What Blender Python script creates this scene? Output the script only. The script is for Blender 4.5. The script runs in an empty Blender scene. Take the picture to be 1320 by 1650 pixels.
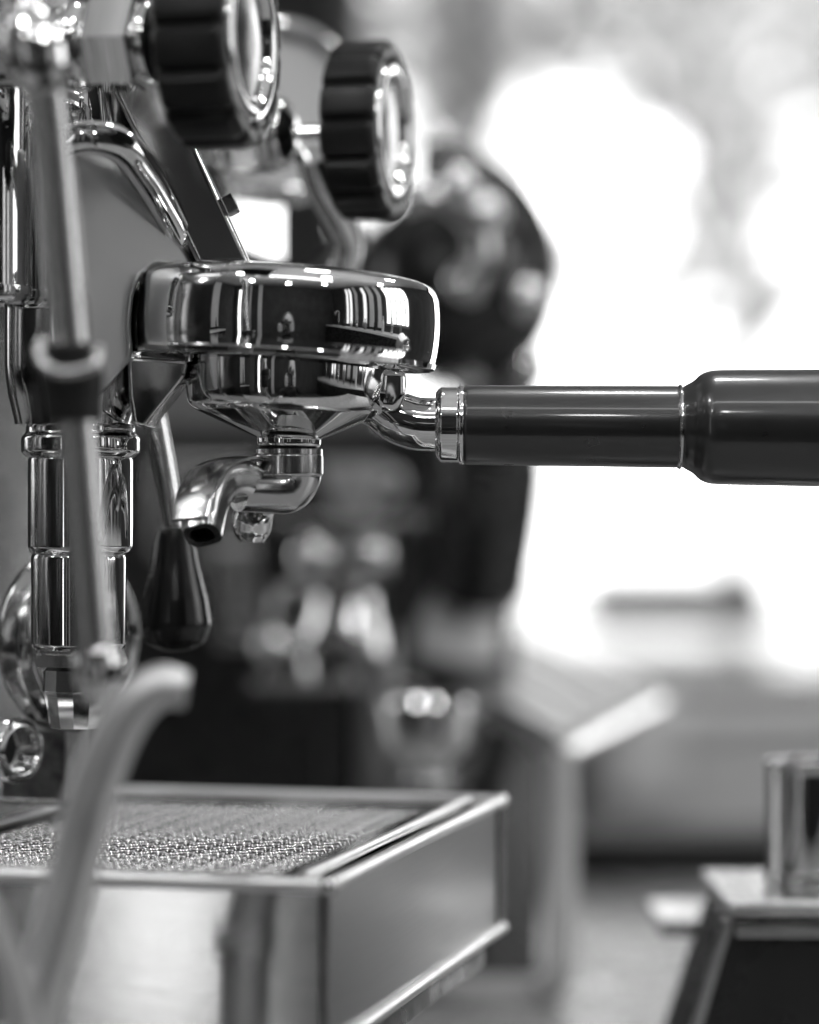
import bpy, bmesh, math, random
from mathutils import Vector, Matrix
random.seed(7)
S = bpy.context.scene
COL = S.collection
R = math.radians
# ---------------------------------------------------------------- camera, world, light, exposure
FPX, CX, CY = 4512.0, 660.0, 820.0          # focal length and principal point in photo pixels (1320 x 1650)
cam_d = bpy.data.cameras.new('camera'); cam = bpy.data.objects.new('camera', cam_d); COL.objects.link(cam)
cam.location = (0, 0, 0); cam.rotation_euler = (R(90), 0, 0)
cam_d.sensor_fit = 'HORIZONTAL'; cam_d.sensor_width = 36; cam_d.lens = FPX / 1320 * 36
cam_d.shift_y = (CY - 825) / 1320
cam_d.clip_start = 0.02; cam_d.clip_end = 200
cam_d.dof.use_dof = True; cam_d.dof.focus_distance = 0.938; cam_d.dof.aperture_fstop = 4.2
S.camera = cam
W = bpy.data.worlds.new('World'); S.world = W; W.use_nodes = True
W.node_tree.nodes['Background'].inputs[0].default_value = (1, 1, 1, 1)
W.node_tree.nodes['Background'].inputs[1].default_value = 4.6      # white overcast daylight outside the windows
S.view_settings.view_transform = 'Standard'; S.view_settings.look = 'None'
S.view_settings.exposure = 0; S.view_settings.gamma = 1; S.view_settings.use_curve_mapping = False
S.render.engine = 'CYCLES'
S.cycles.use_denoising = True
S.cycles.max_bounces = 8; S.cycles.glossy_bounces = 6; S.cycles.diffuse_bounces = 4; S.cycles.transmission_bounces = 6
S.cycles.sample_clamp_indirect = 14; S.cycles.adaptive_threshold = .015
S.cycles.caustics_reflective = False; S.cycles.caustics_refractive = False

def portal(name, loc, rot, sx, sy):
    l = bpy.data.lights.new(name, 'AREA'); l.shape = 'RECTANGLE'; l.size = sx; l.size_y = sy; l.cycles.is_portal = True
    o = bpy.data.objects.new(name, l); COL.objects.link(o); o.location = loc; o.rotation_euler = rot
    return o

# ---------------------------------------------------------------- geometry helpers
def P(px, py, D):
    return Vector(((px - CX) / FPX * D, D, (CY - py) / FPX * D))
YAW = math.atan2(1094, 4512)
E = Vector((math.cos(YAW), -math.sin(YAW), 0))       # machine's forward axis (towards the barista)
DV = Vector((math.sin(YAW), math.cos(YAW), 0))       # across the machine, away from the camera
Z = Vector((0, 0, 1)); X = Vector((1, 0, 0)); Y = Vector((0, 1, 0))
C0 = Vector((-0.0231, 0.833, -0.1108))               # near front corner of the drip tray, top
def M(e, d, z): return C0 + E * e + DV * d + Z * z
def k(D): return D / FPX                             # metres per photo pixel at distance D

class MB:
    def __init__(s): s.v = []; s.f = []; s.hard = False
    def add(s, v, f):
        b = len(s.v); s.v += [Vector(p) for p in v]; s.f += [tuple(i + b for i in q) for q in f]; return s

def frame(axis, ref=None):
    a = axis.normalized()
    if ref is None: ref = Z if abs(a.z) < .9 else Y
    u = (ref - a * ref.dot(a)).normalized(); w = a.cross(u)
    return a, u, w

def fillet(pts, rad, n=5):
    """round the inner corners of a polyline of (r, h)"""
    out = [pts[0]]
    for i in range(1, len(pts) - 1):
        p0, p, p1 = Vector(pts[i - 1]), Vector(pts[i]), Vector(pts[i + 1])
        r = rad[i] if isinstance(rad, (list, tuple)) else rad
        a, b = (p0 - p), (p1 - p)
        r = min(r, a.length * .45, b.length * .45)
        if r < 1e-7: out.append(tuple(p)); continue
        s, t = p + a.normalized() * r, p + b.normalized() * r
        for j in range(n + 1):
            q = j / n
            out.append(tuple(s * (1 - q) ** 2 + p * 2 * q * (1 - q) + t * q * q))
    out.append(pts[-1]); return out

def lathe(prof, o, axis, seg=72, mod=None, ref=None, mb=None):
    mb = mb or MB(); a, u, w = frame(axis, ref); v = []; f = []
    n = len(prof)
    for i in range(seg):
        t = 2 * math.pi * i / seg
        dr = u * math.cos(t) + w * math.sin(t)
        for r, h in prof:
            rr = r if mod is None else mod(t, r, h)
            v.append(o + a * h + dr * rr)
    for i in range(seg):
        j = (i + 1) % seg
        for q in range(n - 1):
            f.append((i * n + q, j * n + q, j * n + q + 1, i * n + q + 1))
    if prof[0][0] > 1e-6: f.append(tuple(i * n for i in range(seg))[::-1])
    if prof[-1][0] > 1e-6: f.append(tuple(i * n + n - 1 for i in range(seg)))
    return mb.add(v, f)

def catmull(pts, n=8):
    pts = [Vector(p) for p in pts]; out = []
    q = [pts[0] * 2 - pts[1]] + pts + [pts[-1] * 2 - pts[-2]]
    for i in range(1, len(q) - 2):
        for j in range(n):
            t = j / n
            out.append(.5 * ((2 * q[i]) + (q[i + 1] - q[i - 1]) * t + (2 * q[i - 1] - 5 * q[i] + 4 * q[i + 1] - q[i + 2]) * t * t + (3 * q[i] - q[i - 1] - 3 * q[i + 1] + q[i + 2]) * t ** 3))
    out.append(pts[-1]); return out

def tube(pts, rad, seg=32, n=8, sect=None, caps=True, wall=0, mb=None, ref=None):
    """sweep; rad number or list per control point; sect(t)->(a,b) section multipliers"""
    mb = mb or MB(); path = catmull(pts, n)
    rs = [rad] * len(pts) if not isinstance(rad, (list, tuple)) else rad
    rr = [c[0] for c in catmull([Vector((r, 0, 0)) for r in rs], n)]
    T = []
    for i in range(len(path)):
        T.append((path[min(i + 1, len(path) - 1)] - path[max(i - 1, 0)]).normalized())
    a, u, w = frame(T[0], ref); U = []
    for t in T:
        u = (u - t * u.dot(t)).normalized(); U.append(u)
    def ring(i, r):
        u = U[i]; w = T[i].cross(u); o = []
        for q in range(seg):
            th = 2 * math.pi * q / seg
            ca, sa = math.cos(th), math.sin(th)
            if sect: x, y = sect(ca, sa)
            else: x, y = ca, sa
            o.append(path[i] + u * (x * r) + w * (y * r))
        return o
    v = []; f = []; m = len(path)
    for i in range(m): v += ring(i, rr[i])
    for i in range(m - 1):
        for q in range(seg):
            p = (q + 1) % seg
            f.append((i * seg + q, i * seg + p, (i + 1) * seg + p, (i + 1) * seg + q))
    if wall:
        b = len(v)
        for i in range(m): v += ring(i, rr[i] - wall)
        for i in range(m - 1):
            for q in range(seg):
                p = (q + 1) % seg
                f.append((b + i * seg + p, b + i * seg + q, b + (i + 1) * seg + q, b + (i + 1) * seg + p))
        for i0, rev in ((0, True), (m - 1, False)):
            for q in range(seg):
                p = (q + 1) % seg
                qd = (i0 * seg + q, i0 * seg + p, b + i0 * seg + p, b + i0 * seg + q)
                f.append(qd[::-1] if rev else qd)
    elif caps:
        f.append(tuple(range(seg))[::-1]); f.append(tuple((m - 1) * seg + q for q in range(seg)))
    return mb.add(v, f)

def hexa(c, a, b, cc, bev=0, seg=2, mb=None):
    """box centred at c with half-axis vectors a, b, cc, bevelled"""
    bm = bmesh.new(); vs = []
    for i in (-1, 1):
        for j in (-1, 1):
            for q in (-1, 1): vs.append(bm.verts.new(c + a * i + b * j + cc * q))
    for q in ((0, 1, 3, 2), (4, 6, 7, 5), (0, 4, 5, 1), (2, 3, 7, 6), (0, 2, 6, 4), (1, 5, 7, 3)):
        bm.faces.new([vs[i] for i in q])
    bmesh.ops.recalc_face_normals(bm, faces=bm.faces)
    if bev: bmesh.ops.bevel(bm, geom=list(bm.edges), offset=bev, segments=seg, profile=.5, affect='EDGES')
    return from_bm(bm, mb)

def from_bm(bm, mb=None):
    mb = mb or MB(); mb.hard = True; bm.verts.index_update()
    mb.add([v.co.copy() for v in bm.verts], [tuple(v.index for v in f.verts) for f in bm.faces]); bm.free(); return mb

def prism(poly, ext, bev=0, seg=3, mb=None):
    """poly: list of Vectors (planar), ext: extrusion vector"""
    bm = bmesh.new()
    lo = [bm.verts.new(p) for p in poly]; hi = [bm.verts.new(p + ext) for p in poly]; n = len(poly)
    bm.faces.new(lo[::-1]); bm.faces.new(hi)
    for i in range(n): bm.faces.new((lo[i], lo[(i + 1) % n], hi[(i + 1) % n], hi[i]))
    bmesh.ops.recalc_face_normals(bm, faces=bm.faces)
    if bev: bmesh.ops.bevel(bm, geom=list(bm.edges), offset=bev, segments=seg, profile=.5, affect='EDGES')
    return from_bm(bm, mb)

WL = {}   # world location of every object
def obj(name, mb, mat, parent=None, smooth=35, label=None, kind=None):
    me = bpy.data.meshes.new(name)
    lo = Vector((min(v.x for v in mb.v), min(v.y for v in mb.v), min(v.z for v in mb.v)))
    hi = Vector((max(v.x for v in mb.v), max(v.y for v in mb.v), max(v.z for v in mb.v)))
    c = Vector(((lo.x + hi.x) / 2, (lo.y + hi.y) / 2, lo.z))
    me.from_pydata([v - c for v in mb.v], [], mb.f); me.update()
    bm = bmesh.new(); bm.from_mesh(me); bmesh.ops.remove_doubles(bm, verts=bm.verts, dist=1e-6)
    bmesh.ops.recalc_face_normals(bm, faces=bm.faces); bm.to_mesh(me); bm.free()
    if smooth:
        me.polygons.foreach_set('use_smooth', [True] * len(me.polygons)); me.set_sharp_from_angle(angle=R(smooth))
    me.materials.append(mat)
    o = bpy.data.objects.new(name, me); COL.objects.link(o)
    if parent: o.parent = parent; o.location = c - WL[parent.name]
    else: o.location = c
    WL[o.name] = c
    if mb.hard and smooth:
        wn = o.modifiers.new('weighted_normal', 'WEIGHTED_NORMAL'); wn.mode = 'FACE_AREA'; wn.weight = 100; wn.keep_sharp = True
    if label: o['label'] = label
    if kind: o['kind'] = kind
    return o
def tag(o, label, cat, group=None):
    o['label'] = label; o['category'] = cat
    if group: o['group'] = group
    return o
def thing(name, loc, label, cat, group=None):
    o = bpy.data.objects.new(name, None); COL.objects.link(o); o.location = loc; o.empty_display_size = .02
    WL[o.name] = Vector(loc); return tag(o, label, cat, group)
def copy_part(src, parent, delta):
    c = src.copy(); COL.objects.link(c); w = WL[src.name] + delta; WL[c.name] = w
    c.parent = parent; c.location = w - WL[parent.name] if parent else w
    return c

# ---------------------------------------------------------------- materials
def mat(name, col, rough=.5, metal=0, spec=.5, noise=None, bump=None, rvar=None, coat=0):
    """noise=(scale, amount[, stretch]) colour mottling; bump=(scale, strength[, stretch]); rvar=(scale, amount)"""
    m = bpy.data.materials.new(name); m.use_nodes = True; nt = m.node_tree; b = nt.nodes['Principled BSDF']
    if not isinstance(col, tuple): col = (col, col, col)
    b.inputs['Base Color'].default_value = (*col, 1); b.inputs['Roughness'].default_value = rough
    b.inputs['Metallic'].default_value = metal; b.inputs['Specular IOR Level'].default_value = spec
    if coat: b.inputs['Coat Weight'].default_value = coat; b.inputs['Coat Roughness'].default_value = .06
    tc = nt.nodes.new('ShaderNodeTexCoord')
    def tex(scale, stretch=(1, 1, 1), detail=4):
        mp = nt.nodes.new('ShaderNodeMapping'); mp.inputs['Scale'].default_value = stretch
        nt.links.new(tc.outputs['Object'], mp.inputs[0])
        t = nt.nodes.new('ShaderNodeTexNoise'); t.inputs['Scale'].default_value = scale; t.inputs['Detail'].default_value = detail
        nt.links.new(mp.outputs[0], t.inputs['Vector']); return t
    def rng(t, lo, hi, a=.3, c=.7):
        r = nt.nodes.new('ShaderNodeMapRange'); r.inputs[1].default_value = a; r.inputs[2].default_value = c
        r.inputs[3].default_value = lo; r.inputs[4].default_value = hi; nt.links.new(t.outputs['Fac'], r.inputs[0]); return r
    if noise:
        t = tex(noise[0], noise[2] if len(noise) > 2 else (1, 1, 1)); r = rng(t, 1 - noise[1], 1 + noise[1])
        mx = nt.nodes.new('ShaderNodeVectorMath'); mx.operation = 'SCALE'; mx.inputs[0].default_value = col
        nt.links.new(r.outputs[0], mx.inputs['Scale']); nt.links.new(mx.outputs[0], b.inputs['Base Color'])
    if rvar:
        t = tex(rvar[0], rvar[2] if len(rvar) > 2 else (1, 1, 1)); r = rng(t, max(.0, rough - rvar[1]), rough + rvar[1]); nt.links.new(r.outputs[0], b.inputs['Roughness'])
    if bump:
        t = tex(bump[0], bump[2] if len(bump) > 2 else (1, 1, 1), 3)
        bp = nt.nodes.new('ShaderNodeBump'); bp.inputs['Strength'].default_value = bump[1]; bp.inputs['Distance'].default_value = .001
        nt.links.new(t.outputs['Fac'], bp.inputs['Height']); nt.links.new(bp.outputs[0], b.inputs['Normal'])
    return m
CHROME = mat('chrome', .74, .03, 1, rvar=(60, .025))
CHROME_W = mat('worn_chrome', .62, .12, 1, rvar=(90, .08), bump=(140, .05), noise=(50, .2))
STEEL = mat('satin_steel', .55, .2, 1, rvar=(120, .06), bump=(300, .04))
BRUSHED = mat('brushed_steel', .60, .11, 1, rvar=(30, .03, (1, 1, 50)), bump=(40, .03, (1, 1, 60)), noise=(30, .06, (1, 1, 50)))
CAST = mat('cast_metal', .16, .45, 1, bump=(380, .9), noise=(160, .5))
BLACK = mat('black_plastic', .018, .22, 0, .5, rvar=(200, .06), bump=(900, .03))
HANDLE = mat('black_handle_plastic', .016, .3, 0, .6, rvar=(90, .03), coat=.6)
DISC = mat('darkened_disc', .18, .2, 1, rvar=(60, .06))  # chrome cap centre darkened in colour, leaving the bright crescent to its ring
KNOB = mat('knob_bakelite', .016, .36, 0, .25, rvar=(200, .08), bump=(900, .03))
RUBBER = mat('black_rubber', .015, .6, 0, .3, bump=(500, .2))
DARKST = mat('dark_steel', .10, .3, 1, rvar=(60, .1))
WANDM = mat('wand_steel', .5, .22, 1, rvar=(80, .06))
GREYPIPE = mat('grey_satin_pipe', .68, .42, 1, rvar=(80, .06))
WALLD = mat('dark_wall_paint', .045, .75, 0, .3, noise=(3, .25), bump=(60, .2))
PALE = mat('pale_painted_panel', .62, .55, 0, .4, noise=(4, .06))
STONE = mat('pale_stone_counter', .32, .27, 0, .3, noise=(25, .15), rvar=(30, .08))
FLOORM = mat('floor_tiles', .07, .5, 0, .4, noise=(5, .2))
CEIL = mat('ceiling_paint', .55, .8, 0, .2, noise=(4, .1))
CERAM = mat('white_ceramic', .78, .12, 0, .5, noise=(30, .03))
DARKBODY = mat('dark_enamel', .018, .28, 0, .5, rvar=(30, .08), noise=(20, .3))
GREYBODY = mat('grey_enamel', .16, .4, 0, .5, noise=(20, .2))
WOOD = mat('pale_slat', .34, .34, 0, .4, noise=(30, .15, (1, 8, 8)))
LEAF = mat('leaf', .42, .5, 0, .4, noise=(6, .35))
BARK = mat('bark', .08, .9, 0, .2, bump=(20, .5))
def glassmat(tint=.96, name='window_glass'):
    m = bpy.data.materials.new(name); m.use_nodes = True; nt = m.node_tree; nt.nodes.clear()
    o = nt.nodes.new('ShaderNodeOutputMaterial'); mx = nt.nodes.new('ShaderNodeMixShader'); t = nt.nodes.new('ShaderNodeBsdfTransparent'); g = nt.nodes.new('ShaderNodeBsdfGlossy')
    g.inputs['Roughness'].default_value = .02; mx.inputs[0].default_value = .06; t.inputs[0].default_value = (tint, tint, tint, 1)
    nt.links.new(t.outputs[0], mx.inputs[1]); nt.links.new(g.outputs[0], mx.inputs[2]); nt.links.new(mx.outputs[0], o.inputs[0]); return m
GLASS = glassmat()
TINT = glassmat(.96, 'tinted_glass')
SMOKED = glassmat(.62, 'smoked_glass')
def emis(name, s):
    m = bpy.data.materials.new(name); m.use_nodes = True; b = m.node_tree.nodes['Principled BSDF']
    b.inputs['Base Color'].default_value = (.8, .8, .8, 1); b.inputs['Emission Color'].default_value = (1, 1, 1, 1); b.inputs['Emission Strength'].default_value = s; return m
LAMP = emis('lamp_glow', 44)
STRIP = emis('strip_glow', 6.5)

# ---------------------------------------------------------------- the setting
XL, XR, YB, YF, ZF, ZC = -2.6, 2.6, -2.6, 5.0, -1.15, 1.7     # room
ZCT = -0.25                                                    # counter top under the machine
def slab(name, lo, hi, m, kind='structure', bev=0):
    lo, hi = Vector(lo), Vector(hi); c = (lo + hi) / 2; h = (hi - lo) / 2
    o = obj(name, hexa(c, X * h.x, Y * h.y, Z * h.z, bev), m, None, 0 if not bev else 35); o['kind'] = kind; return o
slab('floor', (XL - .2, YB - .2, ZF - .1), (XR + .2, YF + .2, ZF), FLOORM)
slab('ceiling', (XL - .2, YB - .2, ZC), (XR + .2, YF + .2, ZC + .1), CEIL)
def wall_with_holes(name, axis, pos, a0, a1, holes, m):
    """wall in plane axis=pos, spanning a0..a1 and ZF..ZC with rectangular openings"""
    mb = MB(); cuts = sorted({a0, a1, *[h[0] for h in holes], *[h[1] for h in holes]})
    zc = sorted({ZF, ZC, *[h[2] for h in holes], *[h[3] for h in holes]})
    t = .12 if pos > 0 else -.12
    for i in range(len(cuts) - 1):
        for j in range(len(zc) - 1):
            ca, cz = (cuts[i] + cuts[i + 1]) / 2, (zc[j] + zc[j + 1]) / 2
            if any(h[0] < ca < h[1] and h[2] < cz < h[3] for h in holes): continue
            ha, hz = (cuts[i + 1] - cuts[i]) / 2, (zc[j + 1] - zc[j]) / 2
            if axis == 'y': hexa(Vector((ca, pos + t / 2, cz)), X * ha, Y * abs(t) / 2, Z * hz, mb=mb)
            else: hexa(Vector((pos + t / 2, ca, cz)), Y * ha, X * abs(t) / 2, Z * hz, mb=mb)
    o = obj(name, mb, m, None, 0); o['kind'] = 'structure'; return o
WIN_F = (-0.12, 2.4, -.42, 1.55)
wall_with_holes('wall_back', 'y', YF, XL, XR, [WIN_F], WALLD)
WIN_R = [(.50, 1.7, 0, 1.5), (-1.62, -1.12, -.1, 1.5), (-.60, -.36, -.1, 1.5)]
wall_with_holes('wall_right', 'x', XR, YB, YF, WIN_R, WALLD)
WIN_L = [(1.6, 2.6, -.1, 1.4)]
wall_with_holes('wall_left', 'x', XL, YB, YF, WIN_L, WALLD)
WIN_B = [(-2.41, -2.17, -1.08, 1.4)]
wall_with_holes('wall_behind_camera', 'y', YB, XL, XR, WIN_B, WALLD)
portal('portal_front', ((WIN_F[0] + WIN_F[1]) / 2, YF + .13, (WIN_F[2] + WIN_F[3]) / 2), (R(-90), 0, 0), WIN_F[1] - WIN_F[0], WIN_F[3] - WIN_F[2])
for h in WIN_R: portal('portal_right', (XR + .13, (h[0] + h[1]) / 2, (h[2] + h[3]) / 2), (0, R(90), 0), h[3] - h[2], h[1] - h[0])
for h in WIN_L: portal('portal_left', (XL - .13, (h[0] + h[1]) / 2, (h[2] + h[3]) / 2), (0, R(-90), 0), h[3] - h[2], h[1] - h[0])
for h in WIN_B: portal('portal_behind', ((h[0] + h[1]) / 2, YB - .13, (h[2] + h[3]) / 2), (R(90), 0, 0), h[1] - h[0], h[3] - h[2])

def window(axis, pos, a0, a1, z0, z1, va, hz, label, fw=.05, glass=None):
    c = Vector(((a0 + a1) / 2, pos, z0)) if axis == 'y' else Vector((pos, (a0 + a1) / 2, z0))
    A = X if axis == 'y' else Y; N = Y if axis == 'y' else X
    t = thing('window', c, label, 'window', None)
    fb = MB()
    def bar(aa0, aa1, zz0, zz1, dep=.03):
        q = A * ((aa0 + aa1) / 2) + N * pos + Z * ((zz0 + zz1) / 2)
        hexa(q, A * ((aa1 - aa0) / 2), N * dep, Z * ((zz1 - zz0) / 2), .003, 1, mb=fb)
    bar(a0, a0 + fw, z0, z1); bar(a1 - fw, a1, z0, z1); bar(a0 + fw, a1 - fw, z0, z0 + fw); bar(a0 + fw, a1 - fw, z1 - fw, z1)
    obj('frame', fb, GREYBODY, t)
    xs = [a0 + fw] + va + [a1 - fw]; zs = [z0 + fw] + hz + [z1 - fw]
    for v_ in va:
        fb = MB(); bar(v_ - fw * .6, v_ + fw * .6, z0 + fw + .001, z1 - fw - .001, .024); obj('mullion', fb, GREYBODY, t)
    for v_ in hz:
        fb = MB(); bar(a0 + fw + .001, a1 - fw - .001, v_ - fw * .4, v_ + fw * .4, .02); obj('transom', fb, GREYBODY, t)
    for i in range(len(xs) - 1):
        for j in range(len(zs) - 1):
            q = A * ((xs[i] + xs[i + 1]) / 2) + N * pos + Z * ((zs[j] + zs[j + 1]) / 2)
            obj('pane', hexa(q, A * ((xs[i + 1] - xs[i]) / 2 - .001), N * .003, Z * ((zs[j + 1] - zs[j]) / 2 - .001)), glass or GLASS, t, 0)
    return t
window('y', YF + .06, *WIN_F, [.10, 1.2], [], 'large bright blurred window filling the background on the right')
window('x', XR + .06, *WIN_R[0], [.74, .98, 1.22, 1.46], [], 'wide window in the right wall past the machine')
window('x', XR + .06, *WIN_R[1], [-1.37], [], 'smoked two-light window in the right wall beside the tap', glass=SMOKED)
window('x', XR + .06, *WIN_R[2], [], [], 'narrow smoked window in the right wall beside the camera', .035, glass=SMOKED)
window('x', XL - .06, *WIN_L[0], [], [.6], 'window in the left wall behind the machine')
window('y', YB - .06, *WIN_B[0], [], [-.79, .35], 'narrow tall three-pane window behind the camera', .03, glass=TINT)

def counter(name, lo, hi, ztop, m_top=STONE, m_body=DARKBODY, th=.02):
    mb = hexa(Vector(((lo[0] + hi[0]) / 2, (lo[1] + hi[1]) / 2, ztop - th)), X * ((hi[0] - lo[0]) / 2), Y * ((hi[1] - lo[1]) / 2), Z * th, .004, 2)
    o = obj(name, mb, m_top); o['kind'] = 'structure'
    b = obj('counter_base', hexa(Vector(((lo[0] + hi[0]) / 2, (lo[1] + hi[1]) / 2, (ztop - th * 2 + ZF) / 2)), X * ((hi[0] - lo[0]) / 2 - .02), Y * ((hi[1] - lo[1]) / 2 - .02), Z * ((ztop - th * 2 - ZF) / 2)), m_body, o, 0)
    return o
counter('counter_top', (-1.6, .45), (1.2, 1.98), ZCT)
counter('window_counter', (.16, 3.75), (2.5, 4.92), -.215, mat('white_glossy_counter', .75, .22, 0, .5, noise=(6, .06)), DARKBODY, .008)
counter('sink_counter', (2.0, -2.4), (2.55, 1.6), -.13, PALE, DARKBODY)
counter('side_counter', (-2.55, -1.2), (-2.0, .9), -.13, PALE, DARKBODY)

# pale tall panels on the dark walls, seen mirrored in the chrome
for i, (x, y, w, ax) in enumerate([(2.57, -.88, .07, 'x'), (2.57, -.12, .10, 'x'), (2.57, .24, .08, 'x'), (-2.57, -1.1, .2, 'x'), (-2.57, -.3, .12, 'x'), (-2.06, -2.57, .035, 'y'), (-1.9, -2.57, .02, 'y'), (-1.62, -2.57, .06, 'y'), (-1.1, -2.57, .1, 'y')]):
    mb = hexa(Vector((x, y, .75)), Y * w, X * .02, Z * .82, .004, 1) if ax == 'x' else hexa(Vector((x, y, .25)), X * w, Y * .02, Z * 1.38, .004, 1)
    o = obj('wall_panel', mb, PALE)
    o['kind'] = 'structure'
# tap on the sink counter (mirrored in the group head)
tp = thing('sink_tap', (2.3, -1.75, -.13), 'tall arched chrome tap on the sink counter beside the camera', 'tap')
obj('base', lathe(fillet([(0, 0), (.03, 0), (.03, .012), (.016, .03), (.016, .05), (0, .05)], .003), Vector((2.3, -1.75, -.13)), Z, 24), CHROME, tp)
obj('spout', tube([Vector((2.3, -1.75, -.08)), Vector((2.3, -1.75, .25)), Vector((2.28, -1.75, .34)), Vector((2.2, -1.75, .36)), Vector((2.12, -1.75, .33)), Vector((2.1, -1.75, .22))], .014, 16), CHROME, tp)
# ceiling globes; the last two are added to brighten the blurred background
for i, (x, y) in enumerate([(-.75, -.6), (.1, -.9), (.9, -.5), (-.55, .35), (.5, .4), (1.4, .9), (.15, 1.3), (.75, 1.6)]):
    lt = thing('pendant_lamp', (x, y, 1.0), 'round glowing pendant lamp above the machine, outside the picture', 'lamp', 'pendant lamps over the counter')
    obj('globe', lathe([(0.0, -.07)] + [(.07 * math.sin(a), -.07 * math.cos(a)) for a in [math.pi * q / 14 for q in range(1, 14)]] + [(0, .07)], Vector((x, y, 1.07)), Z, 24), LAMP, lt)
    obj('cord', tube([Vector((x, y, 1.135)), Vector((x, y, 1.4)), Vector((x, y, 1.71))], .004, 8, 2), BLACK, lt)

# linear fixture above the camera, drawn out as a streak along the handle
sl = thing('strip_light', (.2, -.06, 1.2), 'long linear ceiling light above the camera, outside the picture', 'lamp')
obj('housing', hexa(Vector((.2, -.06, 1.235)), X * .72, Y * .06, Z * .018, .004), GREYBODY, sl)
obj('diffuser', hexa(Vector((.2, -.06, 1.208)), X * .70, Y * .045, Z * .008, .003), STRIP, sl)
for xx in (-.4, .8): obj('hanger', tube([Vector((xx, -.06, 1.25)), Vector((xx, -.06, 1.5)), Vector((xx, -.06, 1.71))], .003, 8, 2), STEEL, sl)
# trees outside the big window
def tree(x, y, zb, h, rad, n, label, seed):
    rnd = random.Random(seed); t = thing('tree', (x, y, zb), label, 'tree', 'trees outside the window')
    mb = tube([Vector((x, y, zb)), Vector((x + .1, y, zb + h * .3)), Vector((x - .05, y + .1, zb + h * .75))], [.07, .05, .03], 10, 4)
    for q in range(6):
        a = q * 1.05; z0 = zb + h * (.3 + .06 * q)
        tube([Vector((x, y, z0)), Vector((x + math.cos(a) * rad * .4, y + math.sin(a) * rad * .4, z0 + .35)), Vector((x + math.cos(a) * rad * .8, y + math.sin(a) * rad * .8, z0 + .6))], [.05, .03, .01], 6, 3, mb=mb)
    obj('trunk', mb, BARK, t)
    lv = MB()
    for q in range(n):
        while True:
            p = Vector((rnd.uniform(-1, 1), rnd.uniform(-1, 1), rnd.uniform(-1, 1)))
            if p.length < 1 and math.sin(p.x * 6 + seed) + math.sin(p.z * 7 + 1.3 * seed) + math.sin(p.y * 5) > -.4: break
        c = Vector((x, y, zb + h * .62)) + Vector((p.x * rad, p.y * rad, p.z * h * .30))
        a = Vector((rnd.gauss(0, 1), rnd.gauss(0, 1), rnd.gauss(0, 1))).normalized(); b = a.orthogonal().normalized(); s = rnd.uniform(.05, .11)
        lv.add([c - a * s, c + b * s * .5, c + a * s, c - b * s * .5], [(0, 1, 2, 3)])
    obj('crown', lv, LEAF, t, 0)
tree(1.0, 9.2, ZF, 5.2, .95, 2300, 'leafy tree outside the window, above the thick end of the handle', 2)
tree(2.15, 10.5, ZF, 5.6, 1.05, 2300, 'bushy tree outside the window, at the right edge', 5)
tree(.15, 9.6, ZF, 5.4, .5, 700, 'slim tree outside the window, beside the farther valve knob', 8)
og = slab('outside_pavement', (-6, YF + .25, ZF - .12), (14, 40, ZF - .02), mat('pavement', .35, .8, noise=(3, .2)))

# ---------------------------------------------------------------- espresso machine
mac = thing('espresso_machine', M(-.2, .12, ZCT - C0.z), 'chrome espresso machine with group head, valve knobs and steam wand on the left', 'coffee machine')
DG = .94; g = k(DG)
# chassis at the left, out of the picture, with the front panel the column hangs on
obj('front_panel', hexa(M(-.200, .10, .17), E * .004, DV * .21, Z * .25, .002), BRUSHED, mac)
obj('chassis', hexa(M(-.36, .10, .16), E * .155, DV * .205, Z * .24, .006), DARKST, mac)
for ee in (-.45, -.26, -.05):
    for dd in (.03, .22):
        zt = -.055 if ee > -.2 else -.08
        hgt = (C0.z + zt) - ZCT
        obj('foot', lathe(fillet([(0, 0), (.016, 0), (.019, .004), (.012, .02), (.012, hgt), (0, hgt)], .002), M(ee, dd, ZCT - C0.z), Z, 24), BLACK, mac)
# base frame under the drip tray
obj('base_frame', hexa(M(-.12, .127, -.0595), E * .115, DV * .115, Z * .0045, .002), DARKST, mac)

# column: rounded cast body hanging from the valve down to the lock ring
def loft(levels, o, seg=64, p=2.6):
    """levels: (height, half e, half d) rounded-rectangle sections in machine axes"""
    mb = MB(); v = []; f = []; n = len(levels)
    for h, a, b in levels:
        for i in range(seg):
            t = 2 * math.pi * i / seg; ct, st = math.cos(t), math.sin(t)
            r = (abs(ct) ** p + abs(st) ** p) ** (-1 / p)
            v.append(o + Z * h + E * (a * r * ct) + DV * (b * r * st))
    for q in range(n - 1):
        for i in range(seg):
            j = (i + 1) % seg; f.append((q * seg + i, q * seg + j, (q + 1) * seg + j, (q + 1) * seg + i))
    f.append(tuple(range(seg))[::-1]); f.append(tuple((n - 1) * seg + i for i in range(seg)))
    return mb.add(v, f)
cc = P(118, 825, DG + .005)
def hz(py): return (825 - py) * g
lv = [(hz(684), .0185, .0185), (hz(672), .019, .019), (hz(640), .0205, .021), (hz(612), .0212, .0225), (hz(590), .0215, .023), (hz(400), .0215, .023), (hz(250), .0215, .023), (hz(160), .020, .022), (hz(120), .018, .02)]
lv2 = []
for i, (h, a, b) in enumerate(lv): lv2.append((h, a, b))
obj('group_column', loft(lv2, cc), CHROME, mac)
ax = P(130, 825, DG + .005); ax.z = 0
def ly(pts, fr=2): return fillet([(r * g, (CY - y) * g) for r, y in pts], fr * g, 4)
obj('column_collar', lathe(ly([(0, 682), (86, 682), (88, 688), (88, 697), (96, 704), (96, 728), (86, 738), (0, 738)][::-1], 4), ax, Z, 72), CHROME, mac)
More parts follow.
